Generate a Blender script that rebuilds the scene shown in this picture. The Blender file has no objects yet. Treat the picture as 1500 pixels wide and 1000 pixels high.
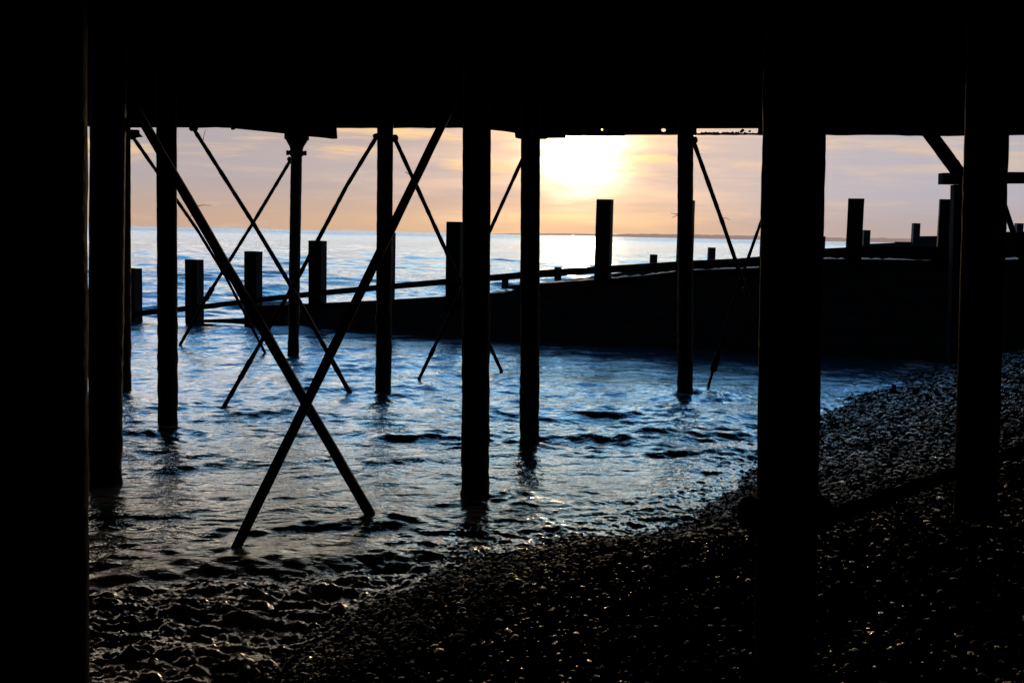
import bpy, bmesh, math, random
import numpy as np
from mathutils import Vector, Matrix

random.seed(7)
rng = np.random.default_rng(11)
S = bpy.context.scene
col = S.collection
R = math.radians

# ------------------------------------------------------------------ camera
CAMZ = 2.5
F = 1600.0
PITCH = math.atan(157.0 / F)
ROLL = R(1.22)
fw = Vector((0, math.cos(PITCH), -math.sin(PITCH)))
rt0 = Vector((1, 0, 0))
up0 = Vector((0, math.sin(PITCH), math.cos(PITCH)))
rt = rt0 * math.cos(ROLL) + up0 * math.sin(ROLL)
up = up0 * math.cos(ROLL) - rt0 * math.sin(ROLL)
CAM = Vector((0, 0, CAMZ))
cd = bpy.data.cameras.new('camera')
cam = bpy.data.objects.new('camera', cd)
col.objects.link(cam)
m = Matrix((rt, up, -fw)).transposed().to_4x4()
m.translation = CAM
cam.matrix_world = m
cd.sensor_width = 36
cd.lens = F / 1500 * 36
cd.clip_start = 0.05
cd.clip_end = 60000
S.camera = cam


def ray(px, py):
    return fw * F + rt * (px - 750) - up * (py - 500)


def at(px, py, Y):                      # point seen at px,py standing Y metres in front
    d = ray(px, py)
    return CAM + d * (Y / d.y)


def at_z(px, py, z=0.0):                # point seen at px,py at height z
    d = ray(px, py)
    return CAM + d * ((z - CAMZ) / d.z)


# ------------------------------------------------------------------ noise
_T = rng.random((256, 256))


def vnoise(x, y):
    xi = np.floor(x).astype(np.int64); yi = np.floor(y).astype(np.int64)
    fx = x - xi; fy = y - yi
    fx = fx * fx * fx * (fx * (fx * 6 - 15) + 10); fy = fy * fy * fy * (fy * (fy * 6 - 15) + 10)
    a = _T[xi & 255, yi & 255]; b = _T[(xi + 1) & 255, yi & 255]
    c = _T[xi & 255, (yi + 1) & 255]; d = _T[(xi + 1) & 255, (yi + 1) & 255]
    return (a * (1 - fx) + b * fx) * (1 - fy) + (c * (1 - fx) + d * fx) * fy


def fbm(x, y, o=4):
    s = 0; a = 0.5; n = 0
    for i in range(o):
        ca, sa = math.cos(i * 1.1 + .4), math.sin(i * 1.1 + .4)
        u, v = x * ca - y * sa, x * sa + y * ca
        s = s + a * vnoise(u * 2 ** i + 17.3 * i, v * 2 ** i - 9.1 * i); n += a; a *= .5
    return s / n


def sstep(a, b, x):
    t = np.clip((x - a) / (b - a), 0, 1)
    return t * t * (3 - 2 * t)


# ------------------------------------------------------------------ materials
def new_mat(name):
    mt = bpy.data.materials.new(name); mt.use_nodes = True
    nt = mt.node_tree; b = nt.nodes['Principled BSDF']
    return mt, nt, b


def nd(nt, t, **kw):
    n = nt.nodes.new(t)
    for k, v in kw.items():
        setattr(n, k, v)
    return n


def rough_mat(name, c0, c1, scale, rough=(.45, .8), bump=.3, stretch=(1, 1, 1), bdist=.01, spec=.4, metal=0):
    mt, nt, b = new_mat(name)
    tc = nd(nt, 'ShaderNodeTexCoord'); mp = nd(nt, 'ShaderNodeMapping')
    mp.inputs['Scale'].default_value = stretch
    nt.links.new(tc.outputs['Object'], mp.inputs[0])
    n1 = nd(nt, 'ShaderNodeTexNoise'); n1.inputs['Scale'].default_value = scale; n1.inputs['Detail'].default_value = 8
    nt.links.new(mp.outputs[0], n1.inputs[0])
    n2 = nd(nt, 'ShaderNodeTexNoise'); n2.inputs['Scale'].default_value = scale * 4.3; n2.inputs['Detail'].default_value = 6
    nt.links.new(mp.outputs[0], n2.inputs[0])
    cr = nd(nt, 'ShaderNodeValToRGB')
    cr.color_ramp.elements[0].position = .35; cr.color_ramp.elements[1].position = .68
    cr.color_ramp.elements[0].color = (*c0, 1); cr.color_ramp.elements[1].color = (*c1, 1)
    nt.links.new(n1.outputs[0], cr.inputs[0]); nt.links.new(cr.outputs[0], b.inputs['Base Color'])
    mr = nd(nt, 'ShaderNodeMapRange'); mr.inputs[3].default_value = rough[0]; mr.inputs[4].default_value = rough[1]
    nt.links.new(n2.outputs[0], mr.inputs[0]); nt.links.new(mr.outputs[0], b.inputs['Roughness'])
    bp = nd(nt, 'ShaderNodeBump'); bp.inputs['Strength'].default_value = bump; bp.inputs['Distance'].default_value = bdist
    nt.links.new(n2.outputs[0], bp.inputs['Height']); nt.links.new(bp.outputs[0], b.inputs['Normal'])
    b.inputs['Specular IOR Level'].default_value = spec
    b.inputs['Metallic'].default_value = metal
    return mt


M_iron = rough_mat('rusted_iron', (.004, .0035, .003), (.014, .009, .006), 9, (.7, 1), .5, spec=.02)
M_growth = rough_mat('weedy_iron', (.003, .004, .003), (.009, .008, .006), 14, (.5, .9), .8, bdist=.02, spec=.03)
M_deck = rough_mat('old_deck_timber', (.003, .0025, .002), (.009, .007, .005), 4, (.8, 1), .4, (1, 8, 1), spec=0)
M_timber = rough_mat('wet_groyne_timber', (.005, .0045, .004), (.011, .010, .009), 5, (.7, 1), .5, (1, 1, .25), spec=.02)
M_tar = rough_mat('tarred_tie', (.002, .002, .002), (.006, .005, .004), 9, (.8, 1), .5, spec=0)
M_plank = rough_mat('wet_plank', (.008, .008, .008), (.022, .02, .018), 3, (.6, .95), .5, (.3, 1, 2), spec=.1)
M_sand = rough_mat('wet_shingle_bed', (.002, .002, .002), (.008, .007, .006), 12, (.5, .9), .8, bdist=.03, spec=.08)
M_line = rough_mat('snagged_fishing_line', (.02, .02, .02), (.05, .045, .04), 20)

# pebbles: wet, per-stone tint
M_peb, nt, b = new_mat('wet_pebbles')
oi = nd(nt, 'ShaderNodeAttribute', attribute_name='tint', attribute_type='INSTANCER')
cr = nd(nt, 'ShaderNodeValToRGB')
e = cr.color_ramp.elements
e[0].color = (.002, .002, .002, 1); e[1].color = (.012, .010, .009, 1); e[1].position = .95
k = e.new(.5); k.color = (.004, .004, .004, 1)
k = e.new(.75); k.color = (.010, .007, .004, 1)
nt.links.new(oi.outputs['Fac'], cr.inputs[0]); nt.links.new(cr.outputs[0], b.inputs['Base Color'])
tc = nd(nt, 'ShaderNodeTexCoord')
n2 = nd(nt, 'ShaderNodeTexNoise'); n2.inputs['Scale'].default_value = 3.0; n2.inputs['Detail'].default_value = 5
nt.links.new(tc.outputs['Object'], n2.inputs[0])
bp = nd(nt, 'ShaderNodeBump'); bp.inputs['Strength'].default_value = .5; bp.inputs['Distance'].default_value = .15
nt.links.new(n2.outputs[0], bp.inputs['Height']); nt.links.new(bp.outputs[0], b.inputs['Normal'])
wa = nd(nt, 'ShaderNodeAttribute', attribute_name='wet', attribute_type='INSTANCER')
m1 = nd(nt, 'ShaderNodeMapRange'); m1.inputs[3].default_value = .8; m1.inputs[4].default_value = .06; nt.links.new(wa.outputs['Fac'], m1.inputs[0])
m2 = nd(nt, 'ShaderNodeMapRange'); m2.inputs[3].default_value = -.15; m2.inputs[4].default_value = .5; nt.links.new(wa.outputs['Fac'], m2.inputs[0])
nt.links.new(m1.outputs[0], b.inputs['Roughness']); m2.clamp = False
mxx = nd(nt, 'ShaderNodeMath', operation='MAXIMUM'); mxx.inputs[1].default_value = 0; nt.links.new(m2.outputs[0], mxx.inputs[0])
nt.links.new(mxx.outputs[0], b.inputs['Specular IOR Level'])

# sea
M_sea, nt, b = new_mat('sea_water')
tc = nd(nt, 'ShaderNodeTexCoord')
mp = nd(nt, 'ShaderNodeMapping'); mp.inputs['Scale'].default_value = (.55, 1.0, 1)
nt.links.new(tc.outputs['Object'], mp.inputs[0])
na = nd(nt, 'ShaderNodeTexNoise'); na.inputs['Scale'].default_value = 2.2; na.inputs['Detail'].default_value = 6; na.inputs['Roughness'].default_value = .6
nb = nd(nt, 'ShaderNodeTexNoise'); nb.inputs['Scale'].default_value = 14; nb.inputs['Detail'].default_value = 4
nc = nd(nt, 'ShaderNodeTexNoise'); nc.inputs['Scale'].default_value = .5; nc.inputs['Detail'].default_value = 6; nc.inputs['Roughness'].default_value = .62
for n in (na, nb, nc):
    nt.links.new(mp.outputs[0], n.inputs[0])
cdn = nd(nt, 'ShaderNodeAttribute', attribute_name='far')
b1 = nd(nt, 'ShaderNodeBump'); b1.inputs['Strength'].default_value = 1; b1.inputs['Distance'].default_value = .012
nt.links.new(nb.outputs[0], b1.inputs['Height'])
b2 = nd(nt, 'ShaderNodeBump'); b2.inputs['Strength'].default_value = 1; b2.inputs['Distance'].default_value = .08
nt.links.new(na.outputs[0], b2.inputs['Height']); nt.links.new(b1.outputs[0], b2.inputs['Normal'])
b3 = nd(nt, 'ShaderNodeBump'); b3.inputs['Distance'].default_value = .55
nt.links.new(cdn.outputs['Fac'], b3.inputs['Strength'])
nt.links.new(nc.outputs[0], b3.inputs['Height']); nt.links.new(b2.outputs[0], b3.inputs['Normal'])
nt.links.new(b3.outputs[0], b.inputs['Normal'])
fo = nd(nt, 'ShaderNodeAttribute', attribute_name='foam')
mx = nd(nt, 'ShaderNodeMix', data_type='RGBA')
mx.inputs[6].default_value = (.003, .013, .018, 1); mx.inputs[7].default_value = (.25, .205, .16, 1)
nt.links.new(fo.outputs['Fac'], mx.inputs[0]); nt.links.new(mx.outputs[2], b.inputs['Base Color'])
mr = nd(nt, 'ShaderNodeMapRange'); mr.inputs[3].default_value = .07; mr.inputs[4].default_value = .2
nt.links.new(fo.outputs['Fac'], mr.inputs[0])
ad = nd(nt, 'ShaderNodeMath', operation='MULTIPLY_ADD'); ad.inputs[1].default_value = .42
hz = nd(nt, 'ShaderNodeAttribute', attribute_name='haze')
mpg = nd(nt, 'ShaderNodeMapping'); mpg.inputs['Scale'].default_value = (.25, 1, 1); nt.links.new(tc.outputs['Object'], mpg.inputs[0])
ngu = nd(nt, 'ShaderNodeTexNoise'); ngu.inputs['Scale'].default_value = .07; ngu.inputs['Detail'].default_value = 7; ngu.inputs['Roughness'].default_value = .7
nt.links.new(mpg.outputs[0], ngu.inputs[0])
mg = nd(nt, 'ShaderNodeMapRange'); mg.inputs[1].default_value = .35; mg.inputs[2].default_value = .65; mg.inputs[3].default_value = .35; mg.inputs[4].default_value = 1.15
nt.links.new(ngu.outputs[0], mg.inputs[0])
hm = nd(nt, 'ShaderNodeMath', operation='MULTIPLY'); nt.links.new(hz.outputs['Fac'], hm.inputs[0]); nt.links.new(mg.outputs[0], hm.inputs[1])
nt.links.new(hm.outputs[0], ad.inputs[0]); nt.links.new(mr.outputs[0], ad.inputs[2])
nt.links.new(ad.outputs[0], b.inputs['Roughness'])
b.inputs['IOR'].default_value = 1.55

# distant coast, sea haze imitated by a pale emission in its colour
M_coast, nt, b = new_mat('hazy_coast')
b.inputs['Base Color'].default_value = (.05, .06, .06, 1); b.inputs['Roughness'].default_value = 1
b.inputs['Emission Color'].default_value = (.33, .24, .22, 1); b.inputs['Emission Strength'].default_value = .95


# ------------------------------------------------------------------ builders
def props(o, label=None, cat=None, group=None, kind=None):
    if label: o['label'] = label
    if cat: o['category'] = cat
    if group: o['group'] = group
    if kind: o['kind'] = kind
    return o


def thing(name, loc, label, cat, group=None):
    o = bpy.data.objects.new(name, None); o.location = loc; o.empty_display_size = .2
    col.objects.link(o)
    return props(o, label, cat, group)


def mesh_obj(name, vs, fs, mat, parent=None, smooth=False):
    off = parent_loc(parent)
    me = bpy.data.meshes.new(name)
    me.from_pydata([tuple(Vector(v) - off) for v in vs], [], fs)
    me.materials.append(mat)
    if smooth:
        me.polygons.foreach_set('use_smooth', [True] * len(me.polygons))
    me.update()
    o = bpy.data.objects.new(name, me); col.objects.link(o)
    if parent: o.parent = parent
    return o


def parent_loc(p):
    v = Vector((0, 0, 0))
    while p:
        v = v + p.location; p = p.parent
    return v


class MB:
    def __init__(s): s.v = []; s.f = []

    def ring(s, c, ax, r, n, sq=1.0, jit=0.0, ph=0.0):
        ax = Vector(ax).normalized()
        a = ax.orthogonal().normalized() if abs(ax.z) < .99 else Vector((1, 0, 0))
        bb = ax.cross(a).normalized(); a = bb.cross(ax)
        i0 = len(s.v)
        for k in range(n):
            t = 2 * math.pi * k / n + ph
            rr = r * (1 + (random.random() - .5) * jit)
            s.v.append(Vector(c) + a * math.cos(t) * rr + bb * math.sin(t) * rr * sq)
        return i0

    def loft(s, cs, rs, n=12, sq=1.0, jit=0.0):
        """tube through centres cs with radii rs, capped"""
        prev = None
        for i, (c, r) in enumerate(zip(cs, rs)):
            if i == 0: ax = Vector(cs[1]) - Vector(cs[0])
            elif i == len(cs) - 1: ax = Vector(cs[-1]) - Vector(cs[-2])
            else: ax = Vector(cs[i + 1]) - Vector(cs[i - 1])
            if ax.length < 1e-6: ax = Vector((0, 0, 1))
            i0 = s.ring(c, ax, r, n, sq, jit)
            if prev is not None:
                for k in range(n):
                    k2 = (k + 1) % n
                    s.f.append((prev + k, prev + k2, i0 + k2, i0 + k))
            else:
                s.f.append(tuple(i0 + k for k in range(n))[::-1])
            prev = i0
        s.f.append(tuple(prev + k for k in range(n)))
        return s

    def beam(s, p0, p1, w, h, rough=0.0, seg=1, upv=(0, 0, 1)):
        """box beam p0->p1, w sideways, h along upv; rough edges"""
        p0 = Vector(p0); p1 = Vector(p1); ax = (p1 - p0).normalized()
        u = Vector(upv); u = (u - ax * u.dot(ax)).normalized(); sd = ax.cross(u)
        prev = None
        for i in range(seg + 1):
            c = p0.lerp(p1, i / seg)
            i0 = len(s.v)
            for (a, b_) in ((-1, -1), (1, -1), (1, 1), (-1, 1)):
                s.v.append(c + sd * a * w / 2 + u * b_ * h / 2
                           + Vector([(random.random() - .5) * rough for _ in range(3)]))
            if prev is None: s.f.append((i0 + 3, i0 + 2, i0 + 1, i0))
            else:
                for k in range(4):
                    k2 = (k + 1) % 4
                    s.f.append((prev + k, prev + k2, i0 + k2, i0 + k))
            prev = i0
        s.f.append((prev, prev + 1, prev + 2, prev + 3))
        return s

    def lump(s, c, r, sq=.8):
        c = Vector(c); n = 8; prev = None
        base = len(s.v)
        for i in range(1, 5):
            ph = math.pi * i / 5
            i0 = len(s.v)
            for k in range(n):
                t = 2 * math.pi * k / n
                rr = r * (.75 + .5 * random.random())
                s.v.append(c + Vector((math.cos(t) * math.sin(ph) * rr, math.sin(t) * math.sin(ph) * rr, math.cos(ph) * rr * sq)))
            if prev is not None:
                for k in range(n):
                    k2 = (k + 1) % n
                    s.f.append((prev + k, i0 + k, i0 + k2, prev + k2))
            else:
                s.f.append(tuple(i0 + k for k in range(n)))
            prev = i0
        s.f.append(tuple(prev + k for k in range(n))[::-1])
        return s

    def build(s, name, mat, parent=None, smooth=False):
        return mesh_obj(name, s.v, s.f, mat, parent, smooth)


# ------------------------------------------------------------------ shoreline and beach
SHORE = [(-9, -14), (-4.2, -2), (-2.2, 3.0), (-1.45, 5.2), (-1.15, 6.2), (-.85, 7.3), (-.1, 8.3), (1.42, 9.15), (2.72, 11.4),
         (4.4, 15.4), (8.6, 21.8), (12.2, 25.5), (13.0, 32), (14.5, 42), (18, 60), (40, 110), (120, 250), (1500, 3000)]


def shore_d(x, y):
    """signed distance to the waterline, + on land"""
    best = np.full(x.shape, 1e9); sg = np.ones(x.shape)
    for (ax, ay), (bx, by) in zip(SHORE[:-1], SHORE[1:]):
        dx, dy = bx - ax, by - ay; L2 = dx * dx + dy * dy
        t = np.clip(((x - ax) * dx + (y - ay) * dy) / L2, 0, 1)
        qx = x - (ax + t * dx); qy = y - (ay + t * dy)
        d = np.hypot(qx, qy)
        cr_ = dx * (y - ay) - dy * (x - ax)      # >0 left of line = water
        mk = d < best
        best = np.where(mk, d, best); sg = np.where(mk, np.where(cr_ > 0, -1, 1), sg)
    return best * sg


def ground_z(x, y):
    d = shore_d(x, y)
    z = np.where(d > 0, .28 * d, .22 * d)
    z = np.where(z > 4.2, 4.2 + (z - 4.2) * .02, z)
    z = np.maximum(z, -3)
    z = np.minimum(z, 5.2)
    z = z + (fbm(x * .9, y * .9, 3) - .5) * .12
    return z


def gz(x, y):
    return float(ground_z(np.array([x]), np.array([y]))[0])


def polar_grid(rs, ts):
    RR, TT = np.meshgrid(rs, ts, indexing='ij')
    x = RR * np.sin(TT); y = RR * np.cos(TT)
    return x, y, RR


def grid_obj(name, x, y, z, mat, attrs=None, wrap=True):
    n, m_ = x.shape
    co = np.stack([x, y, z], -1).reshape(-1, 3).astype(np.float32)
    idx = np.arange(n * m_).reshape(n, m_)
    if wrap:
        nx = np.roll(idx, -1, axis=1)
        q = np.stack([idx[:-1], nx[:-1], nx[1:], idx[1:]], -1).reshape(-1, 4)
    else:
        q = np.stack([idx[:-1, :-1], idx[:-1, 1:], idx[1:, 1:], idx[1:, :-1]], -1).reshape(-1, 4)
    q = q[:, ::-1]
    me = bpy.data.meshes.new(name)
    me.vertices.add(len(co)); me.vertices.foreach_set('co', co.ravel())
    me.loops.add(q.size); me.loops.foreach_set('vertex_index', q.ravel().astype(np.int32))
    me.polygons.add(len(q))
    me.polygons.foreach_set('loop_start', np.arange(0, q.size, 4, dtype=np.int32))
    me.polygons.foreach_set('loop_total', np.full(len(q), 4, dtype=np.int32))
    me.polygons.foreach_set('use_smooth', np.ones(len(q), dtype=bool))
    me.update(calc_edges=True)
    for k_, a in (attrs or {}).items():
        at_ = me.attributes.new(k_, 'FLOAT', 'POINT'); at_.data.foreach_set('value', a.ravel().astype(np.float32))
    me.materials.append(mat)
    o = bpy.data.objects.new(name, me); col.objects.link(o)
    return o


ts_dense = np.radians(np.linspace(-38, 38, 860))
ts_c = np.radians(np.linspace(38, 322, 90))[1:-1]
ts = np.concatenate([ts_dense, ts_c])

# beach / sea bed: one sheet out to the horizon
rs = np.concatenate([np.linspace(.05, 3, 20)[:-1], np.exp(np.arange(math.log(3), math.log(40), .008)),
                     np.exp(np.arange(math.log(40.5), math.log(20000), .12))])
x, y, r_ = polar_grid(rs, np.concatenate([np.radians(np.linspace(-38, 38, 300)), ts_c]))
z = ground_z(x, y) + (fbm(x * 9, y * 9, 3) - .5) * .035 * (r_ < 60)
z = np.where(r_ > 400, np.minimum(z, -1.0), z)
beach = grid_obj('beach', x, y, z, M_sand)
props(beach, kind='structure')

# ------------------------------------------------------------------ sea
STIRS = []       # (x, y, radius, height) water piled against things


def wave_h(x, y, r):
    wx = x + (fbm(x * .35, y * .35, 2) - .5) * .7
    wy = y + (fbm(x * .35 + 40, y * .35 + 11, 2) - .5) * .9
    h = np.zeros_like(x)
    g = np.random.default_rng(5)
    N = 110
    for i in range(N):
        lam = .07 * (3.4 / .07) ** (i / (N - 1))
        ang = math.radians(-90 + 12) + g.normal(0, .30 if lam > .5 else .5)
        kx, ky = math.cos(ang) * 2 * math.pi / lam, math.sin(ang) * 2 * math.pi / lam
        a = .0034 * lam ** .62 * (.5 + g.random())
        fade = 1 - sstep(lam * 60, lam * 110, r)
        ph = g.random() * 6.28
        if fade.max() <= 0: continue
        s_ = np.sin(kx * wx + ky * wy + ph)
        h += a * fade * s_
    return h


rs = np.concatenate([np.linspace(.3, 3.4, 8)[:-1], np.exp(np.arange(math.log(3.4), math.log(62), .0024)),
                     np.exp(np.arange(math.log(62.2), math.log(420), .007)), np.exp(np.arange(math.log(430), math.log(30000), .05))])
x, y, r_ = polar_grid(rs, ts)
d = shore_d(x, y)
h = wave_h(x, y, r_)
gust = fbm(x * .22 + 3, y * .55, 3)
h *= (.65 + .95 * sstep(.3, .7, gust)) * (.5 + .5 * sstep(8.0, 11, y))
openS = sstep(24, 34, y)
h *= 1 + .8 * openS
# long swell outside
g = np.random.default_rng(9)
for i in range(34):
    lam = .8 * (7 / .8) ** (i / 33)
    ang = math.radians(-80) + g.normal(0, .28); kx, ky = math.cos(ang) * 2 * math.pi / lam, math.sin(ang) * 2 * math.pi / lam
    wob = 1.2 * lam * fbm(x * .5 / lam + i, y * .5 / lam, 2)
    h += openS * (1 - sstep(lam * 18, lam * 45, r_)) * .0062 * lam ** .8 * (.5 + g.random()) * np.sin(kx * (x + wob) + ky * (y + wob) + g.random() * 6.28)
# swash: lumpy foam against the shingle, little breaking ridge
bil = np.abs(fbm(x * 2.6, y * 3.6, 4) - .5) * 2
bil2 = np.abs(fbm(x * 9 + 9, y * 12 + 2, 4) - .5) * 2
nearz = 1 - sstep(8.2, 9.6, y)
P0 = at_z(100, 846); P1 = at_z(640, 822)
dxr, dyr = P1.x - P0.x, P1.y - P0.y; Lr = math.hypot(dxr, dyr)
tt = ((x - P0.x) * dxr + (y - P0.y) * dyr) / Lr / Lr
dist = ((x - P0.x) * (-dyr) + (y - P0.y) * dxr) / Lr + (fbm(x * 1.6, y * .4 + 5, 3) - .5) * .7
sw = (1 - sstep(-.55, -.05, dist)) * nearz
bw = fbm(x * 1.5 + 30, y * 2.6, 3)
lumps = (fbm(x * 2.4 + 3 * bw, y * 4.2 + 7, 5) - .35) * .12 + (fbm(x * 8.5 + 3, y * 13 + 2 * bw, 5) - .4) * .075 + (fbm(x * 26, y * 36, 4) - .5) * .024 + np.sqrt(bil2 + .01) * .012
h = h * (1 - .5 * sw) + sw * (lumps - .025)
# lively fringe further along the waterline
fr = sstep(-1.2, -.2, d) * (1 - sw)
h += fr * (np.sqrt(bil2 + .01) * .035 + np.sqrt(bil + .01) * .03 - .03)
# breaking ridge across the left foreground
prof = np.where(dist > 0, np.exp(-(dist / .35) ** 2), np.exp(-(dist / .12) ** 2))
h += .008 * prof * sstep(-.5, 0, tt) * (1 - sstep(.9, 1.25, tt))
stirs = [(696, 737, .26, .022), (560, 760, .2, .04), (341, 812, .12, .012), (775, 658, .25, .03), (246, 626, .25, .03),
         (1003, 581, .3, .04), (1040, 628, .0, .0), (561, 576, .25, .03), (1040, 655, .5, .03), (1060, 582, .6, .07), (780, 735, .5, .04)]
collar_foam = np.zeros_like(x)
for (px, py, rad, hh) in stirs:
    if rad == 0: continue
    q = at_z(px, py)
    e_ = np.exp(-(((x - q.x) / rad / 1.7) ** 2 + ((y - q.y) / rad) ** 2))
    h += hh * e_ * (.4 + 1.2 * fbm(x * 6, y * 9, 2))
    collar_foam = np.maximum(collar_foam, np.clip(e_ * 1.3, 0, 1) * sstep(.42, .62, fbm(x * 7, y * 11, 3)) * (hh < .045))
foam = sw * sstep(.2, .62, fbm(x * 2.2 + 5, y * 3 + 1, 4) + .25 * sstep(-1.4, -.2, d))
silt = (1 - sstep(9.5, 12.5, y)) * sstep(.25, .6, fbm(x * .9 + 4, y * 2.6, 4)) * (.42 + .4 * (1 - sstep(7.8, 9, y))) * (1 - sw)
foam = np.maximum(foam, silt)
foam = np.maximum(foam, .6 * fr * sstep(.5, .7, fbm(x * 3, y * 4, 3)))
foam = np.clip(np.maximum(foam, .7 * collar_foam), 0, 1)
zw = h + .01
zw = np.where(d > .9, zw - (d - .9) * .5, zw)
far = sstep(20, 60, r_) * .9 + .1 * 0
sea = grid_obj('sea', x, y, zw, M_sea, {'foam': foam, 'far': far, 'haze': .25 * sstep(24, 60, r_) + .75 * sstep(90, 900, r_)})
props(sea, kind='structure')

# ------------------------------------------------------------------ shingle (stuff)
n = 640000
th = np.radians(rng.uniform(-40, 42, n)); rr = np.exp(rng.uniform(math.log(2.0), math.log(34), n))
px_, py_ = rr * np.sin(th), rr * np.cos(th)
d = shore_d(px_, py_)
keep = (d > -.35) & (py_ < 25.2 - .306 * px_)
# thin the near field: density there is naturally higher
dens = np.clip(rr / 4.2, .28, 1.0) ** 1.6
keep &= (rng.random(n) < dens)
px_, py_, rr, d = px_[keep], py_[keep], rr[keep], d[keep]
size = (.009 + .014 * rng.random(len(px_)) ** 1.8) * (1 + .05 * np.clip(rr - 7, 0, 20))
size *= .68 + .32 * sstep(5, 11, rr)
size *= np.where(rng.random(len(px_)) < .02, 1.9, 1)
pz_ = ground_z(px_, py_) + size * .35 + rng.random(len(px_)) * .02
me = bpy.data.meshes.new('shingle')
me.vertices.add(len(px_))
me.vertices.foreach_set('co', np.stack([px_, py_, pz_], -1).astype(np.float32).ravel())
a_ = me.attributes.new('size', 'FLOAT_VECTOR', 'POINT')
sv = np.stack([size * rng.uniform(.9, 1.5, len(size)), size * rng.uniform(.8, 1.2, len(size)), size * rng.uniform(.45, .8, len(size))], -1)
a_.data.foreach_set('vector', sv.astype(np.float32).ravel())
a_ = me.attributes.new('rot', 'FLOAT_VECTOR', 'POINT')
rv = np.stack([rng.normal(0, .35, len(size)), rng.normal(0, .35, len(size)), rng.uniform(0, 6.28, len(size))], -1)
a_.data.foreach_set('vector', rv.astype(np.float32).ravel())
a_ = me.attributes.new('tint', 'FLOAT', 'POINT'); a_.data.foreach_set('value', rng.random(len(size)).astype(np.float32))
wet = np.clip(.02 + .8 * (1 - sstep(-.5, .9 + 2.6 * sstep(4.6, 7.5, rr) + .25 * np.clip(rr - 6, 0, 9), d + 1.2 * (fbm(px_ * 1.1, py_ * 1.1, 3) - .5))) + .25 * sstep(6, 12, rr) * (1 - sstep(2, 5, d)), 0, 1) * (.08 + .92 * rng.random(len(d)) ** 2)
wet = np.where(rng.random(len(d)) < .13, np.maximum(wet, rng.uniform(.15, .85, len(d))), wet)
a_ = me.attributes.new('wet', 'FLOAT', 'POINT'); a_.data.foreach_set('value', wet.astype(np.float32))
me.materials.append(M_peb)
shingle = bpy.data.objects.new('shingle', me); col.objects.link(shingle)
props(shingle, 'dark wet pebbles covering the sloping beach under the pier', 'shingle', kind='stuff')
ng = bpy.data.node_groups.new('scatter_pebbles', 'GeometryNodeTree')
ng.interface.new_socket('Geometry', in_out='INPUT', socket_type='NodeSocketGeometry')
ng.interface.new_socket('Geometry', in_out='OUTPUT', socket_type='NodeSocketGeometry')
gi = ng.nodes.new('NodeGroupInput'); go = ng.nodes.new('NodeGroupOutput')
ico = ng.nodes.new('GeometryNodeMeshIcoSphere'); ico.inputs['Subdivisions'].default_value = 2; ico.inputs['Radius'].default_value = 1
# dent the stone so its outline is uneven
sp = ng.nodes.new('GeometryNodeSetPosition')
no = ng.nodes.new('ShaderNodeTexNoise'); no.inputs['Scale'].default_value = .9
vm = ng.nodes.new('ShaderNodeVectorMath'); vm.operation = 'SUBTRACT'; vm.inputs[1].default_value = (.5, .5, .5)
vs_ = ng.nodes.new('ShaderNodeVectorMath'); vs_.operation = 'SCALE'; vs_.inputs['Scale'].default_value = .9
ss = ng.nodes.new('GeometryNodeSetShadeSmooth')
sm = ng.nodes.new('GeometryNodeSetMaterial'); sm.inputs['Material'].default_value = M_peb
mp2 = ng.nodes.new('GeometryNodeMeshToPoints')
ip = ng.nodes.new('GeometryNodeInstanceOnPoints')


def na_(nm, ty):
    q = ng.nodes.new('GeometryNodeInputNamedAttribute'); q.data_type = ty; q.inputs['Name'].default_value = nm
    return q


L = ng.links
L.new(no.outputs['Color'], vm.inputs[0]); L.new(vm.outputs[0], vs_.inputs[0]); L.new(vs_.outputs[0], sp.inputs['Offset'])
L.new(ico.outputs['Mesh'], sp.inputs['Geometry']); L.new(sp.outputs[0], ss.inputs[0]); L.new(ss.outputs[0], sm.inputs[0])
L.new(gi.outputs[0], mp2.inputs[0]); L.new(mp2.outputs[0], ip.inputs['Points']); L.new(sm.outputs[0], ip.inputs['Instance'])
er = ng.nodes.new('FunctionNodeEulerToRotation')
L.new(na_('rot', 'FLOAT_VECTOR').outputs[0], er.inputs[0]); L.new(er.outputs[0], ip.inputs['Rotation'])
L.new(na_('size', 'FLOAT_VECTOR').outputs[0], ip.inputs['Scale'])
L.new(ip.outputs[0], go.inputs[0])
md = shingle.modifiers.new('scatter', 'NODES'); md.node_group = ng

# ------------------------------------------------------------------ distant coast
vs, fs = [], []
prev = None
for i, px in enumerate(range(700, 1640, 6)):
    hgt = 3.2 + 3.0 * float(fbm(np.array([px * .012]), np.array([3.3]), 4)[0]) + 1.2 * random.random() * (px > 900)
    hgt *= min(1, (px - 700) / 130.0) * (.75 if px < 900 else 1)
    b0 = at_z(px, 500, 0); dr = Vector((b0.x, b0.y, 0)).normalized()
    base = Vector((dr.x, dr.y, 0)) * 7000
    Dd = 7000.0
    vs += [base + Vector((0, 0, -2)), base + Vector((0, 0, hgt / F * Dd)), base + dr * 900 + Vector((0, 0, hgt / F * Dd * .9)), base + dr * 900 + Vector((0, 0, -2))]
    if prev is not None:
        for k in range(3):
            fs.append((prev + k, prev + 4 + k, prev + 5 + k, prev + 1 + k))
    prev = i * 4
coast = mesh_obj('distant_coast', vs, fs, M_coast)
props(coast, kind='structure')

# ------------------------------------------------------------------ pier columns
ZB = 4.36     # underside of girders


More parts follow.
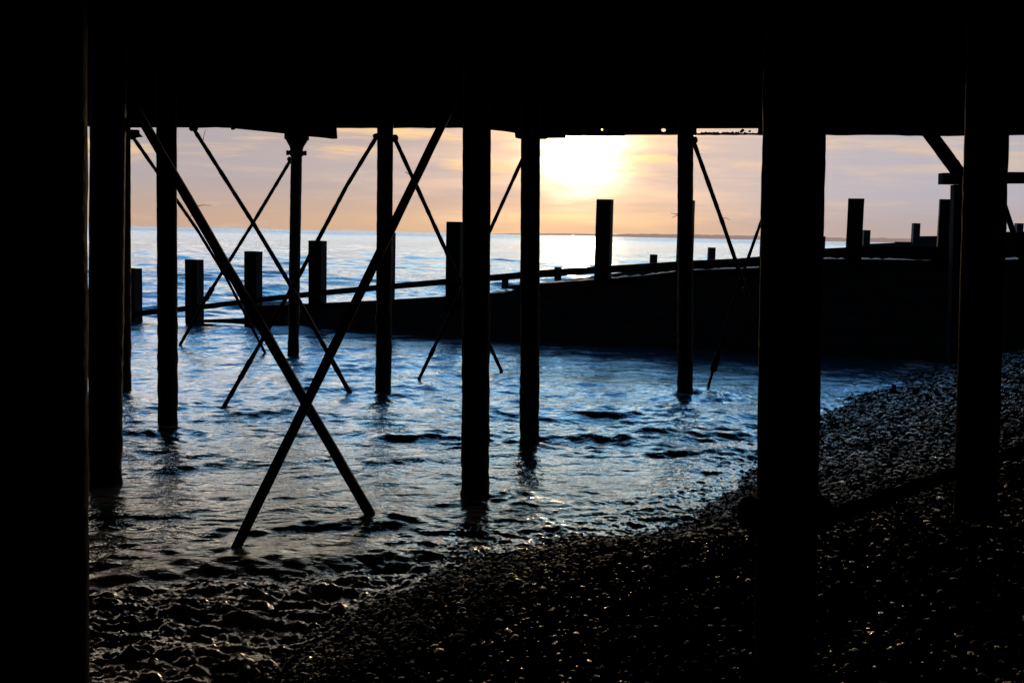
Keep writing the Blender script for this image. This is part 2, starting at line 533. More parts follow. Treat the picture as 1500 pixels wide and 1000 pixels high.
def column(top, base, width, label, onbeach=None, depth=None, capital=None, ztop=ZB, growth=True, collar=None):
    """top=(px,py) somewhere on the axis high up; base=(px,py) at the foot"""
    if depth is None:
        b0 = at_z(base[0], base[1], 0); depth = b0.y
    else:
        b0 = at(base[0], base[1], depth)
    t0 = at(top[0], top[1], depth)
    r = width * depth / F / 2
    ax = (t0 - b0) / (t0.z - b0.z)
    gzb = min(gz(b0.x, b0.y), 5) - .4
    foot = b0 + ax * (gzb - b0.z)
    head = b0 + ax * (ztop - b0.z)
    root = thing('pier_pile', foot, label, 'pile', 'round iron columns holding up the pier')
    nseg = 32
    nr = int((head.z - foot.z) / .05)
    vs, fs = [], []
    seed = random.random() * 50
    zz = np.linspace(0, 1, nr + 1)
    A, Tn = np.meshgrid(zz * (head.z - foot.z), np.arange(nseg), indexing='ij')
    ang = Tn / nseg * 2 * np.pi
    zabs = A + foot.z
    amp = .004 + (.014 * (1 - sstep(.5, 2.4, zabs)) if growth else 0)
    nz = fbm(np.cos(ang) * 4 + seed, A * 14 + np.sin(ang) * 4, 4) - .5
    rad = r * .985 + nz * amp * 2 * min(1, r / .12)
    for i in range(nr + 1):
        c = foot + (head - foot) * zz[i]
        for k in range(nseg):
            a = ang[i, k]
            vs.append((c.x + math.cos(a) * rad[i, k], c.y + math.sin(a) * rad[i, k], c.z))
    for i in range(nr):
        for k in range(nseg):
            k2 = (k + 1) % nseg
            fs.append((i * nseg + k, i * nseg + k2, (i + 1) * nseg + k2, (i + 1) * nseg + k))
    fs.append(tuple(nr * nseg + k for k in range(nseg)))
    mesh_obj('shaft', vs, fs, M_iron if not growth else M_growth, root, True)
    if capital:
        cb = MB()
        H = head
        for (r0, z0, r1, z1) in capital:
            cb.loft([H + ax * z0 + Vector((0, 0, 0)), H + ax * z1], [r * r0, r * r1], 20)
        cb.build('capital', M_iron, root, False)
        if collar:
            c2 = MB()
            c2.loft([H - ax * (collar + .12), H - ax * (collar + .09), H - ax * (collar + .03), H - ax * collar], [r * 1.05, r * 1.4, r * 1.4, r * 1.05], 20)
            for k in range(4):
                a = k * math.pi / 2
                c = H - ax * (collar + .06) + Vector((math.cos(a), math.sin(a), 0)) * r * 1.4
                c2.beam(c, c + Vector((math.cos(a), math.sin(a), 0)) * r * .35, .07, .09)
            c2.build('collar', M_iron, root)
    return root, b0, ax, r


flare = [(1.0, -.36, 1.25, -.26), (1.25, -.26, 2.0, -.12), (2.15, -.12, 2.15, -.02)]
plate = [(1.02, -.2, 1.2, -.08), (1.35, -.08, 1.35, -.01)]
column((244, 200), (246, 625), 29, 'column in the water right behind the long diagonal bar, second dark upright from the left')
column((434, 240), (429.5, 522), 16.5, 'farthest and thinnest column, with a flared bracketed head below the stepped beam', capital=flare, collar=.32)
column((564, 240), (561.5, 575), 23.5, 'column midway between the thinnest one and the broad central one, rod lugs at its head', capital=plate, collar=.02)
column((698.5, 200), (696, 735), 41.5, 'broad central column standing in the shallows beside the crossed bars')
column((777, 240), (775.5, 657), 28.5, 'column just left of the setting sun, with a small square head plate', capital=plate, ztop=ZB - .05)
column((1004, 240), (1003.5, 580), 23, 'narrow column right of the sun, with a slack rod leaning from its head', capital=[(1.02, -.1, 1.15, -.02)])
column((181, 240), (182, 568), 20, 'thin column half hidden behind the barnacled one at the left')
column((158, 200), (153, 710), 50, 'barnacled column in the water next to the black left edge')
column((1163, 200), (1150, 900), 91, 'thickest column on the shingle right of centre, with clamps near its foot', depth=4.36, growth=False)
column((1445, 200), (1430, 700), 61, 'column on the shingle at the far right, behind the low slanting tie', depth=6.45, growth=False)
column((52, 0), (60, 1000), 140, 'nearest column, a black mass filling the left edge', depth=2.9, growth=False)

# clamp and low tie around the thick column
c0 = at(1150, 752, 4.36)
cl = thing('pipe_clamp', c0, 'rounded iron clamp bulging on both sides of the thickest column', 'clamp')
mb = MB()
mb.loft([c0 + Vector((0, 0, -.07)), c0 + Vector((0, 0, -.05)), c0 + Vector((0, 0, .05)), c0 + Vector((0, 0, .07))], [.135, .15, .15, .135], 24)
mb.build('band', M_iron, cl)
for s_, rx in ((-1, .062), (1, .068)):
    mb = MB()
    cc = c0 + Vector((s_ * .155, 0, 0))
    mb.loft([cc + Vector((s_ * -.05, 0, 0)), cc + Vector((s_ * -.01, 0, 0)), cc + Vector((s_ * .02, 0, 0)), cc + Vector((s_ * .035, 0, 0))], [rx * 1.0, rx * 1.15, rx, rx * .6], 16, jit=.1)
    mb.build('lug', M_iron, cl, True)
Tz = 1.40
q0 = Vector((.02, 2.85, Tz - .02)); q1 = at(1222, 755, 4.7); q2 = at(1436, 680, 6.28)
dirv = (q2 - q1).normalized()
qa = q1 - dirv * 2.3; qb = q2 + dirv * 5
tie = thing('low_tie', q1, 'heavy dark tie running from the clamp up right, past the far right column', 'tie beam')
MB().loft([q1.lerp(qb, i / 24) for i in range(25)], [.033] * 25, 14, jit=.06).build('bar', M_tar, tie, True)
g_ = None
for Y in np.arange(2.5, 6, .02):
    g_ = at(872, 906, Y)
    if g_.z < gz(g_.x, g_.y) - .03: break
q0 = at(1100, 806, 4.35)
tie = thing('low_tie', q0, 'heavy dark tie running from the thickest column down left into the shingle', 'tie beam')
MB().loft([q0.lerp(g_, i / 14) for i in range(15)], [.032] * 15, 14, jit=.06).build('bar', M_tar, tie, True)

# ------------------------------------------------------------------ braces and rods


def flatbar(p0, p1, w, name, label, cat, twigs=(), group=None):
    root = thing(name, p0, label, cat, group)
    n = 30
    mb = MB()
    ax = (p1 - p0).normalized()
    view = ((p0 + p1) / 2 - CAM).normalized()
    mb.beam(p0, p1, w * .55, w, .004, n, upv=ax.cross(Vector((0, 1, 0))))
    mb.build('bar', M_iron, root)
    for (a, b_, Y) in twigs:
        t = MB(); A = at(a[0], a[1], Y); B = at(b_[0], b_[1], Y)
        t.loft([A, A.lerp(B, .5) + Vector((0, 0, .01)), B], [.004, .003, .001], 5)
        t.build('snagged_line', M_line, root)
    return root


def px_r(px_w, Y): return px_w * Y / F


GB = 'crossed flat bars in the left foreground'
A0 = at(213, 184, 10.9); A1 = at_z(546, 759, 0); dA = (A1 - A0).normalized(); A0 = A0 + dA * ((ZB + .03 - A0.z) / dA.z)
flatbar(A0, A1 + dA * .5, px_r(13.5, 10), 'cross_bar', 'thick diagonal bar running from upper left down to a swirl in the water', 'brace bar',
        [((284, 303), (310, 301), 10.55), ((283, 312), (276, 324), 10.55)], GB)
B0 = at(647, 184, 10.7); B1 = at_z(341, 812, 0); dB = (B1 - B0).normalized(); B0 = B0 + dB * ((ZB + .03 - B0.z) / dB.z)
flatbar(B0, B1 + dB * .3 , px_r(13, 9.6), 'cross_bar', 'thick diagonal bar running from upper centre down to the nearest waterline foot', 'brace bar', (), GB)
GR = 'thin iron tie rods between the pier columns'


def rod(pts, w, tb, label, twigs=(), under=.25):
    """pts: list of (px,py,Y) top to bottom, Y None at the end = waterline. tb: turnbuckle (t0,t1) param on last segment"""
    P = []
    for (a, b_, Y) in pts:
        P.append(at_z(a, b_, 0) if Y is None else at(a, b_, Y))
    root = thing('tie_rod', P[0], label, 'tie rod', GR)
    rr_ = px_r(w, (P[0].y + P[-1].y) / 2) / 2
    last = P[-1]
    if pts[-1][2] is None:
        P.append(last + (P[-1] - P[-2]).normalized() * under)
    # subdivide with small bumps of rust
    C = []; Rr = []
    for i in range(len(P) - 1):
        n = max(2, int((P[i + 1] - P[i]).length / .08))
        for k in range(n):
            C.append(P[i].lerp(P[i + 1], k / n)); Rr.append(rr_ * (1 + random.uniform(-.08, .14)))
    C.append(P[-1]); Rr.append(rr_)
    MB().loft(C, Rr, 8, jit=.05).build('rod', M_iron, root, True)
    e = MB(); e.lump(P[0], rr_ * 2.2); e.build('eye_end', M_iron, root, True)
    if tb:
        for (x0, y0, x1, y1, wd) in tb:
            # find the depth by projecting onto the polyline
            def near(px, py):
                best = None
                for i in range(len(C)):
                    v = C[i] - CAM
                    k = F / v.dot(fw)
                    sx = 750 + v.dot(rt) * k; sy = 500 - v.dot(up) * k
                    dd = (sx - px) ** 2 + (sy - py) ** 2
                    if best is None or dd < best[0]: best = (dd, C[i])
                return best[1]
            a = near(x0, y0); b2_ = near(x1, y1)
            rw = px_r(wd, a.y) / 2
            t = MB(); t.loft([a, a.lerp(b2_, .12), a.lerp(b2_, .2), a.lerp(b2_, .8), a.lerp(b2_, .88), b2_],
                             [rr_ * 1.1, rw, rw * .85, rw * .85, rw, rr_ * 1.1], 10)
            t.build('turnbuckle', M_iron, root, True)
    for (a, b_, Y) in twigs:
        t = MB(); A = at(a[0], a[1], Y); B = at(b_[0], b_[1], Y)
        t.loft([A, A.lerp(B, .5) + Vector((0, 0, .02)), B], [.006, .005, .003], 5)
        t.build('snagged_line', M_line, root)
    return root


rod([(194, 200, 17), (290, 338, 19), (330, 404, 20), (389, 518, None)], 4.6, None, 'leftmost thin rod, dropping from the top left corner with a slight bend')
rod([(283, 188, 19.5), (371, 327, 18.7), (424, 415, 18), (514, 578, None)], 6.2, [(486, 512, 499, 540, 9)],
    'rod dropping from the beam, crossing another just right of the long diagonal bar', [((297, 208), (301, 190), 19)])
rod([(426, 234, 21.7), (371, 326, 22), (306, 430, 22.4), (262, 508, None)], 4.8, [(312, 420, 300, 440, 9)],
    'rod from the collar of the thinnest column down to the left behind the second column')
rod([(552, 200, 16.9), (508, 272, 16.6), (440, 400, 16), (322, 606, None)], 6.2, [(368, 527, 354, 552, 9)],
    'long rod from the lug of the middle column down left past the thinnest column')
rod([(578, 203, 16.9), (608, 268, 17.4), (658, 378, 18.3), (735, 544, None)], 5.6, [(722, 510, 729, 528, 6)],
    'rod falling right from the middle column to behind the broad central column', [((594, 252), (604, 262), 17.3)])
rod([(786, 188, 17.2), (763, 238, 17.5), (719, 335, 17.8), (612, 559, None)], 5.0, [(636, 509, 628, 524, 8)],
    'rod slanting down left from the column by the sun to behind the central column')
rod([(1015, 205, 17.3), (1058, 325, 18), (1090, 418, 18.5), (1130, 540, None)], 5.6, None,
    'rod leaning down right from the narrow column right of the sun', [((1056, 320), (1069, 322), 18)])
rod([(1164, 188, 16.6), (1118, 316, 17.2), (1081, 420, 17.6), (1036, 571, None)], 4.6, [(1050, 518, 1042, 545, 12)],
    'rod with a fat turnbuckle hanging down beside the thickest column')
flatbar(at(1318, 136, 14), at(1415, 268, 14), px_r(17, 14), 'knee_brace', 'short thick brace under the deck at upper right beside the far right column', 'brace bar')
flatbar(at(1416, 132, 12), at(1560, 573, 12), px_r(7, 12), 'knee_brace', 'thin dark brace coming out behind the far right column at the frame edge', 'brace bar')
tw = thing('snagged_twig', at(992, 315, 17.2), 'tiny bent twig stuck on the left side of the narrow column', 'twig')
t = MB(); t.loft([at(993, 314, 17.2), at(988, 313, 17.2), at(983, 312, 17.2)], [.006, .005, .003], 5); t.loft([at(993, 315, 17.2), at(984, 319, 17.2)], [.006, .003], 5)
t.build('stem', M_line, tw)

# ------------------------------------------------------------------ deck
EDGE = [(-40, 25.7), (-7.2, 20.75), (-.84, 19.6), (8.6, 18.5), (40, 14.9)]     # outer edge in plan
deck = thing('pier_deck', (0, 10, ZB), 'dark underside of the pier deck roofing the whole view', 'pier deck')
vs, fs = [], []
EY = [(x_, y_ + .7) for x_, y_ in EDGE]
mb = MB()
# planks run left to right; far ends follow the edge, so build strips parallel to it
k = 0
off = 0.0
while off < 42:
    w = .2
    for (a, b_) in zip(EY[:-1], EY[1:]):
        mb.beam((a[0], a[1] - off - w / 2, ZB + .42 + random.uniform(-.006, .006)), (b_[0], b_[1] - off - w / 2, ZB + .42 + random.uniform(-.006, .006)), w - .004 * 0 + .001, .06 + random.uniform(-.01, .01))
    off += w
    k += 1
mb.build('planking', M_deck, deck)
mb = MB()
for (a, b_) in zip(EY[:-1], EY[1:]):
    v = [(a[0], a[1], ZB + .47), (b_[0], b_[1], ZB + .47), (b_[0], b_[1] - 42, ZB + .47), (a[0], a[1] - 42, ZB + .47)]
    v2 = [(p[0], p[1], ZB + .55) for p in v]
    i0 = len(mb.v); mb.v += [Vector(p) for p in v + v2]
    for f_ in ((0, 1, 2, 3), (7, 6, 5, 4), (0, 4, 5, 1), (1, 5, 6, 2), (2, 6, 7, 3), (3, 7, 4, 0)):
        mb.f.append(tuple(i0 + q for q in f_))
mb.build('surfacing', M_deck, deck)


def edgey(x_):
    for (a, b_) in zip(EDGE[:-1], EDGE[1:]):
        if a[0] <= x_ <= b_[0]:
            return a[1] + (b_[1] - a[1]) * (x_ - a[0]) / (b_[0] - a[0])
    return EDGE[-1][1]


for x_ in [-21, -17.5, -14, -10.5, -7.6, -5.0, -2.6, -1.2, .95, 2.9, 5.1, 8, 11, 14, 17.5, 21]:   # joists in depth, all behind the edge beams
    mb = MB(); mb.beam((x_, edgey(x_) - .25, ZB + .22), (x_ + .4, -18, ZB + .22), .14, .32, .004, 20)
    mb.build('joist', M_deck, deck)
for dd in (4.2, 8.4, 12.6, 16.8, 21, 25.2):
    mb = MB()
    for (a, b_) in zip(EDGE[:-1], EDGE[1:]):
        mb.beam((a[0], a[1] - dd, ZB + .13), (b_[0], b_[1] - dd, ZB + .13), .18, .24)
    mb.build('cross_beam', M_deck, deck)


def edge_plate(pts_px, zref, Ys, holes=(), name='edge_beam', thick=.06, top=None):
    """pts_px: list of (px, py) along the visible lower edge; plate rises to the deck. Ys: (Y at first, Y at last)"""
    x0, x1 = pts_px[0][0], pts_px[-1][0]
    def Yat(px): return Ys[0] + (Ys[1] - Ys[0]) * (px - x0) / (x1 - x0)
    low = [at(px, py, Yat(px)) for px, py in pts_px]
    tz = ZB + .40 if top is None else top
    hi = [Vector((p.x, p.y, tz)) for p in low]
    o = at(x0, 190, Yat(x0)); ex = (at(x1, 190, Yat(x1)) - o); ex.z = 0; ex.normalize(); ey = Vector((0, 0, 1)); ez = ex.cross(ey)
    cu = bpy.data.curves.new(name, 'CURVE'); cu.dimensions = '2D'; cu.fill_mode = 'BOTH'; cu.extrude = thick / 2
    def spl(pp):
        s_ = cu.splines.new('POLY'); s_.points.add(len(pp) - 1); s_.use_cyclic_u = True
        for q, p in zip(s_.points, pp):
            v = p - o; q.co = (v.dot(ex), v.dot(ey), 0, 1)
    spl(low + hi[::-1])
    for (hx, hy, hw, hh_) in holes:
        spl([at(hx + math.cos(a) * hw, hy + math.sin(a) * hh_, Yat(hx)) for a in [i * math.pi / 6 for i in range(12)]])
    co = bpy.data.objects.new('tmp', cu); col.objects.link(co)
    dg = bpy.context.evaluated_depsgraph_get()
    me = bpy.data.meshes.new_from_object(co.evaluated_get(dg))
    bpy.data.objects.remove(co)
    mt_ = Matrix((ex, ey, ez)).transposed().to_4x4(); mt_.translation = o - deck.location
    me.transform(mt_); me.name = name
    me.materials.clear(); me.materials.append(M_deck)
    ob = bpy.data.objects.new(name, me); col.objects.link(ob); ob.parent = deck
    return ob


def ragged(pts, step=9, amp=.8):
    out = []
    for (a, b_) in zip(pts[:-1], pts[1:]):
        n = max(1, int(abs(b_[0] - a[0]) / step))
        for k in range(n):
            t = k / n
            out.append((a[0] + (b_[0] - a[0]) * t, a[1] + (b_[1] - a[1]) * t + (random.uniform(-amp, amp) if k else 0)))
    out.append(pts[-1])
    return out


edge_plate(ragged([(-900, 170), (190, 186.5)], 60), 0, (25, 20.75))
edge_plate(ragged([(180, 187), (205, 187), (212, 186.5), (345, 187.3), (500, 187.8), (700, 187.6)], 14, .5), 0, (20.7, 19.5))
edge_plate([(322, 187), (338, 187.5), (339, 190.5), (344, 190), (345, 188.5), (380, 192), (414, 195.5), (440, 199), (470, 201.5), (488, 203.6), (494, 203.2), (493, 187), (493.5, 180)], 0, (20.9, 21.5))
edge_plate([(716, 190), (740, 192.5), (754, 194.8), (755, 202), (762, 203.5), (800, 204), (802, 202.5), (828, 202.4), (829, 198.5), (850, 198.2), (851, 180)], 0, (19.7, 19.6))
edge_plate(ragged([(826, 198.5), (842, 199), (914, 199), (916, 198), (990, 197.5), (1020, 198)], 12, .35), 0, (19.55, 19.4), holes=[(840, 189.5, 1.6, 1.6), (882, 190, 1.6, 1.6), (972, 190.8, 3.6, 2.8)])
edge_plate([(1012, 188.2), (1060, 188.2), (1110, 188), (1125, 189)], 0, (19.4, 19.3))
# loose bar with debris below the slot
mb = MB(); mb.beam(at(1012, 196.8, 19.4), at(1125, 196.6, 19.3), .06, px_r(2.2, 19.3), .006, 20)
for i in range(46):
    px = random.choice([random.uniform(1017, 1060), random.uniform(1060, 1113), random.uniform(1030, 1070)])
    mb.lump(at(px, 195.2 - random.random() * 1.0, 19.35), random.uniform(.008, .022))
mb.lump(at(1088, 191, 19.35), .03); mb.lump(at(1086, 193, 19.35), .03); mb.lump(at(1098, 192.5, 19.35), .024)
mb.build('loose_bar', M_deck, deck)
edge_plate(ragged([(1110, 198), (1209, 197.5), (1240, 198.6), (1300, 198), (1358, 199.8), (1420, 198.8), (1640, 198)], 14, .5), 0, (19.3, 18.1))
edge_plate(ragged([(1630, 198), (2600, 180)], 60), 0, (18.1, 14))
edge_plate([(186, 190), (203, 190.5), (204, 196), (209, 200.5), (200, 201.5), (188, 202), (180, 203)], 0, (16.8, 16.8), name='bracket', top=ZB + .1)

# ------------------------------------------------------------------ near groyne


def gp(px, py, back=0.0):               # point on the groyne's vertical plane y = 26 - .306 x
    d_ = ray(px, py)
    t = (26.0 + back) / (d_.y + .306 * d_.x)
    return CAM + d_ * t


GDIR = Vector((1, -.306, 0)).normalized()
GN = Vector((-.306, -1, 0)).normalized()     # towards the camera
gro = thing('timber_groyne', gp(750, 497), 'long timber groyne with tall square posts, sloping down into the sea beyond the pier', 'groyne')
for (px, pt, w) in [(92, 404, 20), (194, 393, 20), (284.5, 380, 20), (371, 368, 20), (465.5, 352.5, 20.5), (566, 341, 21), (667.5, 325, 21.5),
                    (777, 309, 21.5), (886.5, 292, 21.5), (1006, 293.5, 22), (1128, 292, 22), (1254.5, 291, 22.5), (1389, 292, 23), (1530, 292, 24)]:
    tp = gp(px, pt); ww = px_r(w, tp.y)
    lean = random.uniform(-.01, .01)
    bt = Vector((tp.x + lean, tp.y, min(gz(tp.x, tp.y), .0) - .5))
    mb = MB(); mb.beam(bt, tp, ww, ww * .9, .008, 14, upv=GN)
    mb.build('post', M_timber, gro)


def gbeam(pts, name, back, thick, seg=8, mat=M_timber):
    """pts: (px, ytop, ybottom)"""
    mb = MB()
    for (a, b_) in zip(pts[:-1], pts[1:]):
        t0, t1, u0, u1 = gp(a[0], a[1], back), gp(b_[0], b_[1], back), gp(a[0], a[2], back), gp(b_[0], b_[2], back)
        for k in range(seg):
            s0, s1 = k / seg, (k + 1) / seg
            A, B, C_, D_ = t0.lerp(t1, s0), t0.lerp(t1, s1), u0.lerp(u1, s0), u0.lerp(u1, s1)
            i0 = len(mb.v)
            dn = Vector((0, 0, -.002))
            mb.v += [A, B, D_, C_] + [p - GN * thick for p in (A, B, D_, C_)]
            for f_ in ((0, 3, 2, 1), (4, 5, 6, 7), (0, 1, 5, 4), (3, 7, 6, 2)):
                mb.f.append(tuple(i0 + q for q in f_))
            if k == 0: mb.f.append((i0, i0 + 4, i0 + 7, i0 + 3))
            if k == seg - 1: mb.f.append((i0 + 1, i0 + 2, i0 + 6, i0 + 5))
    return mb.build(name, mat, gro)


gbeam([(120, 466, 472), (205, 455, 463), (300, 445, 453), (371, 436.5, 444), (465, 425.5, 434), (560, 416.5, 425), (667, 407, 416), (740, 400.5, 410), (800, 395, 406),
       (886, 389.5, 400), (960, 385, 397), (1003, 382, 395), (1060, 379.5, 392), (1113, 377, 390)], 'top_rail', -.28, .16)
gbeam([(1113, 377, 395), (1160, 372, 380), (1205, 364, 377), (1245, 362, 377)], 'side_rail', -.28, .16)
gbeam([(1245, 360, 377), (1300, 360.5, 378), (1380, 361, 382)], 'side_rail', -.26, .14)
gbeam([(1380, 360, 380), (1420, 350, 378), (1475, 341, 376), (1560, 336, 376)], 'side_rail', -.26, .14)
# stacked boards of the wall, each following the slope
tops = [(282, 468, 0), (371, 465.5, 0)]
gbeam([(284, 468.5, 472), (330, 467, 473), (371, 465.5, 476)], 'low_board', -.18, .08)
WT = [(371, 448), (465, 444), (560, 439.5), (667, 433), (740, 428), (780, 416), (886, 408.5), (950, 402.5), (1003, 396), (1113, 392), (1205, 379), (1300, 380), (1400, 382), (1560, 378)]
nb_ = 9
for j in range(nb_):
    pts = []
    for (px, yt) in WT:
        yb = 530
        step_ = (yb - yt) / nb_
        pts.append((px, yt + step_ * j, yt + step_ * (j + 1) + 1.6))
    gbeam(pts, 'wall_board', -.14 - .02 * j, .09, 3, M_plank)
# pebbles heaped on the board tops show as a rough line: shingle bank held by the groyne
vs, fs = [], []
for i, px in enumerate(np.linspace(700, 1600, 160)):
    yt = np.interp(px, [w[0] for w in WT], [w[1] for w in WT])
    a = gp(px, yt + 1.2, .1); bnk = random.uniform(-.03, .03)
    b2_ = a - GN * 1.2 + Vector((0, 0, .02 + bnk)); c2 = a - GN * 6 + Vector((0, 0, -1.2)); c3 = a - GN * 14 + Vector((0, 0, -3.6))
    vs += [a + Vector((0, 0, bnk * .7)), b2_, c2, c3]
    if i:
        for k in range(3):
            j = (i - 1) * 4 + k
            fs.append((j, j + 4, j + 5, j + 1))
bank = mesh_obj('shingle_bank', vs, fs, M_sand)
props(bank, kind='structure')

# timber frame behind the far right column
fr0 = at(1405, 470, 22.0)
tf = thing('landing_stage', Vector((fr0.x, fr0.y, 0)), 'timber upright with a level crossbeam standing behind the far right column', 'landing stage')
mb = MB(); mb.beam(at(1378, 262, 22), at(1640, 259, 22.5), .2, px_r(16.5, 22), .01, 14); mb.build('crossbeam', M_timber, tf)
mb = MB(); mb.beam(at(1408, 270.5, 22) + Vector((0, .1, 0)), Vector((fr0.x + .02, fr0.y + .1, -.2)), px_r(20, 22), .2, .008, 12, upv=(0, 1, 0)); mb.build('upright', M_timber, tf)
f1 = at(1560, 270.5, 22.4); mb = MB(); mb.beam(f1 + Vector((0, .1, 0)), Vector((f1.x, f1.y + .1, -.2)), px_r(20, 22), .2, .008, 12, upv=(0, 1, 0)); mb.build('upright', M_timber, tf)

# ------------------------------------------------------------------ far groyne
YF = 50.0
fg = thing('far_groyne', at(1208, 380, YF), 'second timber groyne farther along the beach, only its post tops showing', 'groyne')
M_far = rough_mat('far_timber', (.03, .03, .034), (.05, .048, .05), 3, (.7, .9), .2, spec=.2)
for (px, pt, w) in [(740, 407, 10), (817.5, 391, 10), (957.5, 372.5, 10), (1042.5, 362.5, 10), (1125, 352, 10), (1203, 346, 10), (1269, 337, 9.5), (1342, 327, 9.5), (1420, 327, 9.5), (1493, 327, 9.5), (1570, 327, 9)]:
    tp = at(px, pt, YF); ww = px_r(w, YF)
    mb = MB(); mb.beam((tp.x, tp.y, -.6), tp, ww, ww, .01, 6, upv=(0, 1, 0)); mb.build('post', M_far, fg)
for pts in ([(735, 419, 430), (817, 411.5, 430), (957, 393, 430), (1042, 382, 430), (1208, 367, 430), (1275, 357, 430), (1312, 355.5, 430)], [(1312, 354, 430), (1342, 354.5, 430)], [(1342, 346, 430), (1385, 345.5, 430), (1440, 343, 430)], [(1440, 340, 430), (1600, 338, 430)]):
    mb = MB()
    for (a, b_) in zip(pts[:-1], pts[1:]):
        A, B = at(a[0], a[1], YF), at(b_[0], b_[1], YF); A2 = Vector((A.x, A.y, -.6)); B2 = Vector((B.x, B.y, -.6)); th_ = Vector((0, .12, 0))
        i0 = len(mb.v); mb.v += [A, B, B2, A2, A + th_, B + th_, B2 + th_, A2 + th_]
        for f_ in ((0, 3, 2, 1), (4, 5, 6, 7), (0, 1, 5, 4), (0, 4, 7, 3), (1, 2, 6, 5)):
            mb.f.append(tuple(i0 + q for q in f_))
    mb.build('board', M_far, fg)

# ------------------------------------------------------------------ light
sd = ray(850, 214).normalized()             # where the sun stands
S_EL = math.asin(sd.z); S_AZ = math.atan2(sd.x, sd.y)
ld = bpy.data.lights.new('sun', 'SUN'); ld.energy = .85; ld.angle = R(1.2); ld.color = (1, .66, .36)
lo = bpy.data.objects.new('sun', ld); col.objects.link(lo)
lo.rotation_euler = (-sd).to_track_quat('-Z', 'Y').to_euler()
lo.location = (0, 0, 20)

w = bpy.data.worlds.new('World'); S.world = w; w.use_nodes = True
nt = w.node_tree; nt.nodes.clear()
out = nd(nt, 'ShaderNodeOutputWorld')
sky = nd(nt, 'ShaderNodeTexSky', sky_type='NISHITA'); sky.sun_disc = False
sky.sun_elevation = S_EL; sky.sun_rotation = S_AZ
bgS = nd(nt, 'ShaderNodeBackground'); bgS.inputs[1].default_value = .15
tint = nd(nt, 'ShaderNodeMix', data_type='RGBA', blend_type='MULTIPLY'); tint.inputs[0].default_value = 1
tint.inputs[7].default_value = (1.7, 5.0, 9.6, 1)
nt.links.new(sky.outputs[0], tint.inputs[6]); nt.links.new(tint.outputs[2], bgS.inputs[0])
tc = nd(nt, 'ShaderNodeTexCoord'); sx = nd(nt, 'ShaderNodeSeparateXYZ'); nt.links.new(tc.outputs['Generated'], sx.inputs[0])


def mth(op, a, b_=None, c=None, clamp=False):
    n = nd(nt, 'ShaderNodeMath', operation=op); n.use_clamp = clamp
    for i, v in enumerate((a, b_, c)):
        if v is None: continue
        if isinstance(v, (int, float)): n.inputs[i].default_value = v
        else: nt.links.new(v, n.inputs[i])
    return n.outputs[0]


def mixc(f, a, b_, bt='MIX'):
    n = nd(nt, 'ShaderNodeMix', data_type='RGBA', blend_type=bt); n.clamp_factor = True
    for s_, v in ((0, f), (6, a), (7, b_)):
        if isinstance(v, tuple): n.inputs[s_].default_value = (*v, 1)
        elif isinstance(v, (int, float)): n.inputs[s_].default_value = v
        else: nt.links.new(v, n.inputs[s_])
    return n.outputs[2]


def smooth(v, a, b_):
    n = nd(nt, 'ShaderNodeMapRange', interpolation_type='SMOOTHSTEP'); n.inputs[1].default_value = a; n.inputs[2].default_value = b_
    nt.links.new(v, n.inputs[0]); return n.outputs[0]


def streak(scale, sy, off, det=5, rough=.55):
    m_ = nd(nt, 'ShaderNodeMapping'); m_.inputs['Scale'].default_value = (1, 1, sy); m_.inputs['Location'].default_value = off
    nt.links.new(tc.outputs['Generated'], m_.inputs[0])
    n = nd(nt, 'ShaderNodeTexNoise'); n.inputs['Scale'].default_value = scale; n.inputs['Detail'].default_value = det; n.inputs['Roughness'].default_value = rough
    n.inputs['Distortion'].default_value = .3
    nt.links.new(m_.outputs[0], n.inputs[0]); return n.outputs[0]


vd = nd(nt, 'ShaderNodeVectorMath', operation='DOT_PRODUCT'); nt.links.new(tc.outputs['Generated'], vd.inputs[0]); vd.inputs[1].default_value = sd
angs = mth('ARCCOSINE', mth('MINIMUM', vd.outputs['Value'], 1.0))         # angle from the sun
el = sx.outputs['Z']
n1 = streak(7, 9, (1.3, 0, .4)); n2 = streak(16, 8, (4.1, 2, 1)); n3 = streak(4, 12, (0, 3, 2))
# low sky
base = mixc(smooth(el, 0, .055), (.57, .39, .29), (.445, .395, .42))       # rosy near sea, mauve grey above
azr = smooth(sx.outputs['X'], .08, .32)
base = mixc(azr, base, mixc(smooth(el, 0, .05), (.46, .37, .36), (.46, .44, .50)))
pe = mth('MULTIPLY', smooth(n1, .47, .66), smooth(el, .035, .075))
base = mixc(mth('MULTIPLY', pe, mth('SUBTRACT', 1.0, mth('MULTIPLY', azr, .6))), base, (.93, .62, .33))
base = mixc(mth('MULTIPLY', smooth(n2, .55, .75), .45), base, (.66, .50, .42))
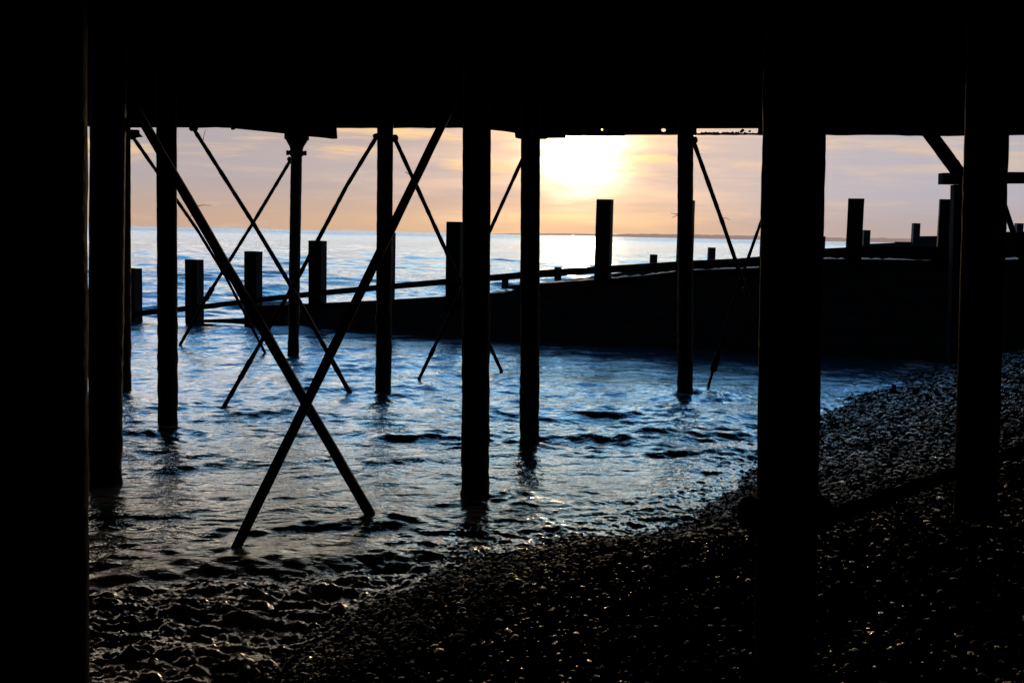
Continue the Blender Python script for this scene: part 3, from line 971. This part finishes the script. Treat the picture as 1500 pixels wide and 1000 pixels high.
# aureole
g2 = mth('POWER', 2.718, mth('DIVIDE', mth('MULTIPLY', angs, -1.0), .098))
g2 = mth('MULTIPLY', g2, mth('ADD', .55, mth('MULTIPLY', smooth(n3, .3, .7), .8)))
base = mixc(1.0, base, mixc(1.0, (0.9, .40, .07), mixc(0.0, (1, 1, 1), (1, 1, 1)), 'MULTIPLY'), 'MIX') if False else base
g2c = nd(nt, 'ShaderNodeVectorMath', operation='SCALE'); g2c.inputs[0].default_value = (1.15, .59, .13); nt.links.new(g2, g2c.inputs['Scale'])
g1 = mth('POWER', 2.718, mth('MULTIPLY', mth('POWER', mth('DIVIDE', angs, .031), 2.0), -1.0))
g1 = mth('MULTIPLY', g1, mth('ADD', .35, mth('MULTIPLY', smooth(n2, .3, .6), 1.2)))
g1c = nd(nt, 'ShaderNodeVectorMath', operation='SCALE'); g1c.inputs[0].default_value = (4.5, 3.4, 2.0); nt.links.new(g1, g1c.inputs['Scale'])
addv = nd(nt, 'ShaderNodeVectorMath', operation='ADD'); nt.links.new(g2c.outputs[0], addv.inputs[0]); nt.links.new(g1c.outputs[0], addv.inputs[1])
add2 = nd(nt, 'ShaderNodeVectorMath', operation='ADD'); nt.links.new(addv.outputs[0], add2.inputs[0]); nt.links.new(base, add2.inputs[1])
midc = mixc(smooth(el, .095, .16), add2.outputs[0], (2.7, 2.2, 1.6))
bgC = nd(nt, 'ShaderNodeBackground'); nt.links.new(midc, bgC.inputs[0]); bgC.inputs[1].default_value = 1.0
# bright milky band above the low bank
# high sky: clear blue with some broken cloud; low bank of haze fades out upward
fade = mth('SUBTRACT', 1.0, smooth(el, .21, .40))
fade = mth('MULTIPLY', fade, 1.0)
fade = mth('MAXIMUM', fade, mth('MULTIPLY', smooth(n1, .5, .75), .25))
front = smooth(sx.outputs['Y'], -.4, .3)
ms = nd(nt, 'ShaderNodeMixShader'); nt.links.new(fade, ms.inputs[0]); nt.links.new(bgS.outputs[0], ms.inputs[1]); nt.links.new(bgC.outputs[0], ms.inputs[2])
# eastern sky behind the photographer is already dusk
bgD = nd(nt, 'ShaderNodeBackground'); bgD.inputs[0].default_value = (.04, .05, .08, 1)
ms2 = nd(nt, 'ShaderNodeMixShader'); nt.links.new(front, ms2.inputs[0]); nt.links.new(bgD.outputs[0], ms2.inputs[1]); nt.links.new(ms.outputs[0], ms2.inputs[2])
nt.links.new(ms2.outputs[0], out.inputs[0])

S.view_settings.view_transform = 'Standard'; S.view_settings.look = 'None'; S.view_settings.exposure = 0; S.view_settings.gamma = 1
S.render.engine = 'CYCLES'
S.cycles.max_bounces = 5; S.cycles.glossy_bounces = 3; S.cycles.diffuse_bounces = 2
S.cycles.caustics_reflective = False; S.cycles.caustics_refractive = False
S.cycles.sample_clamp_indirect = 4
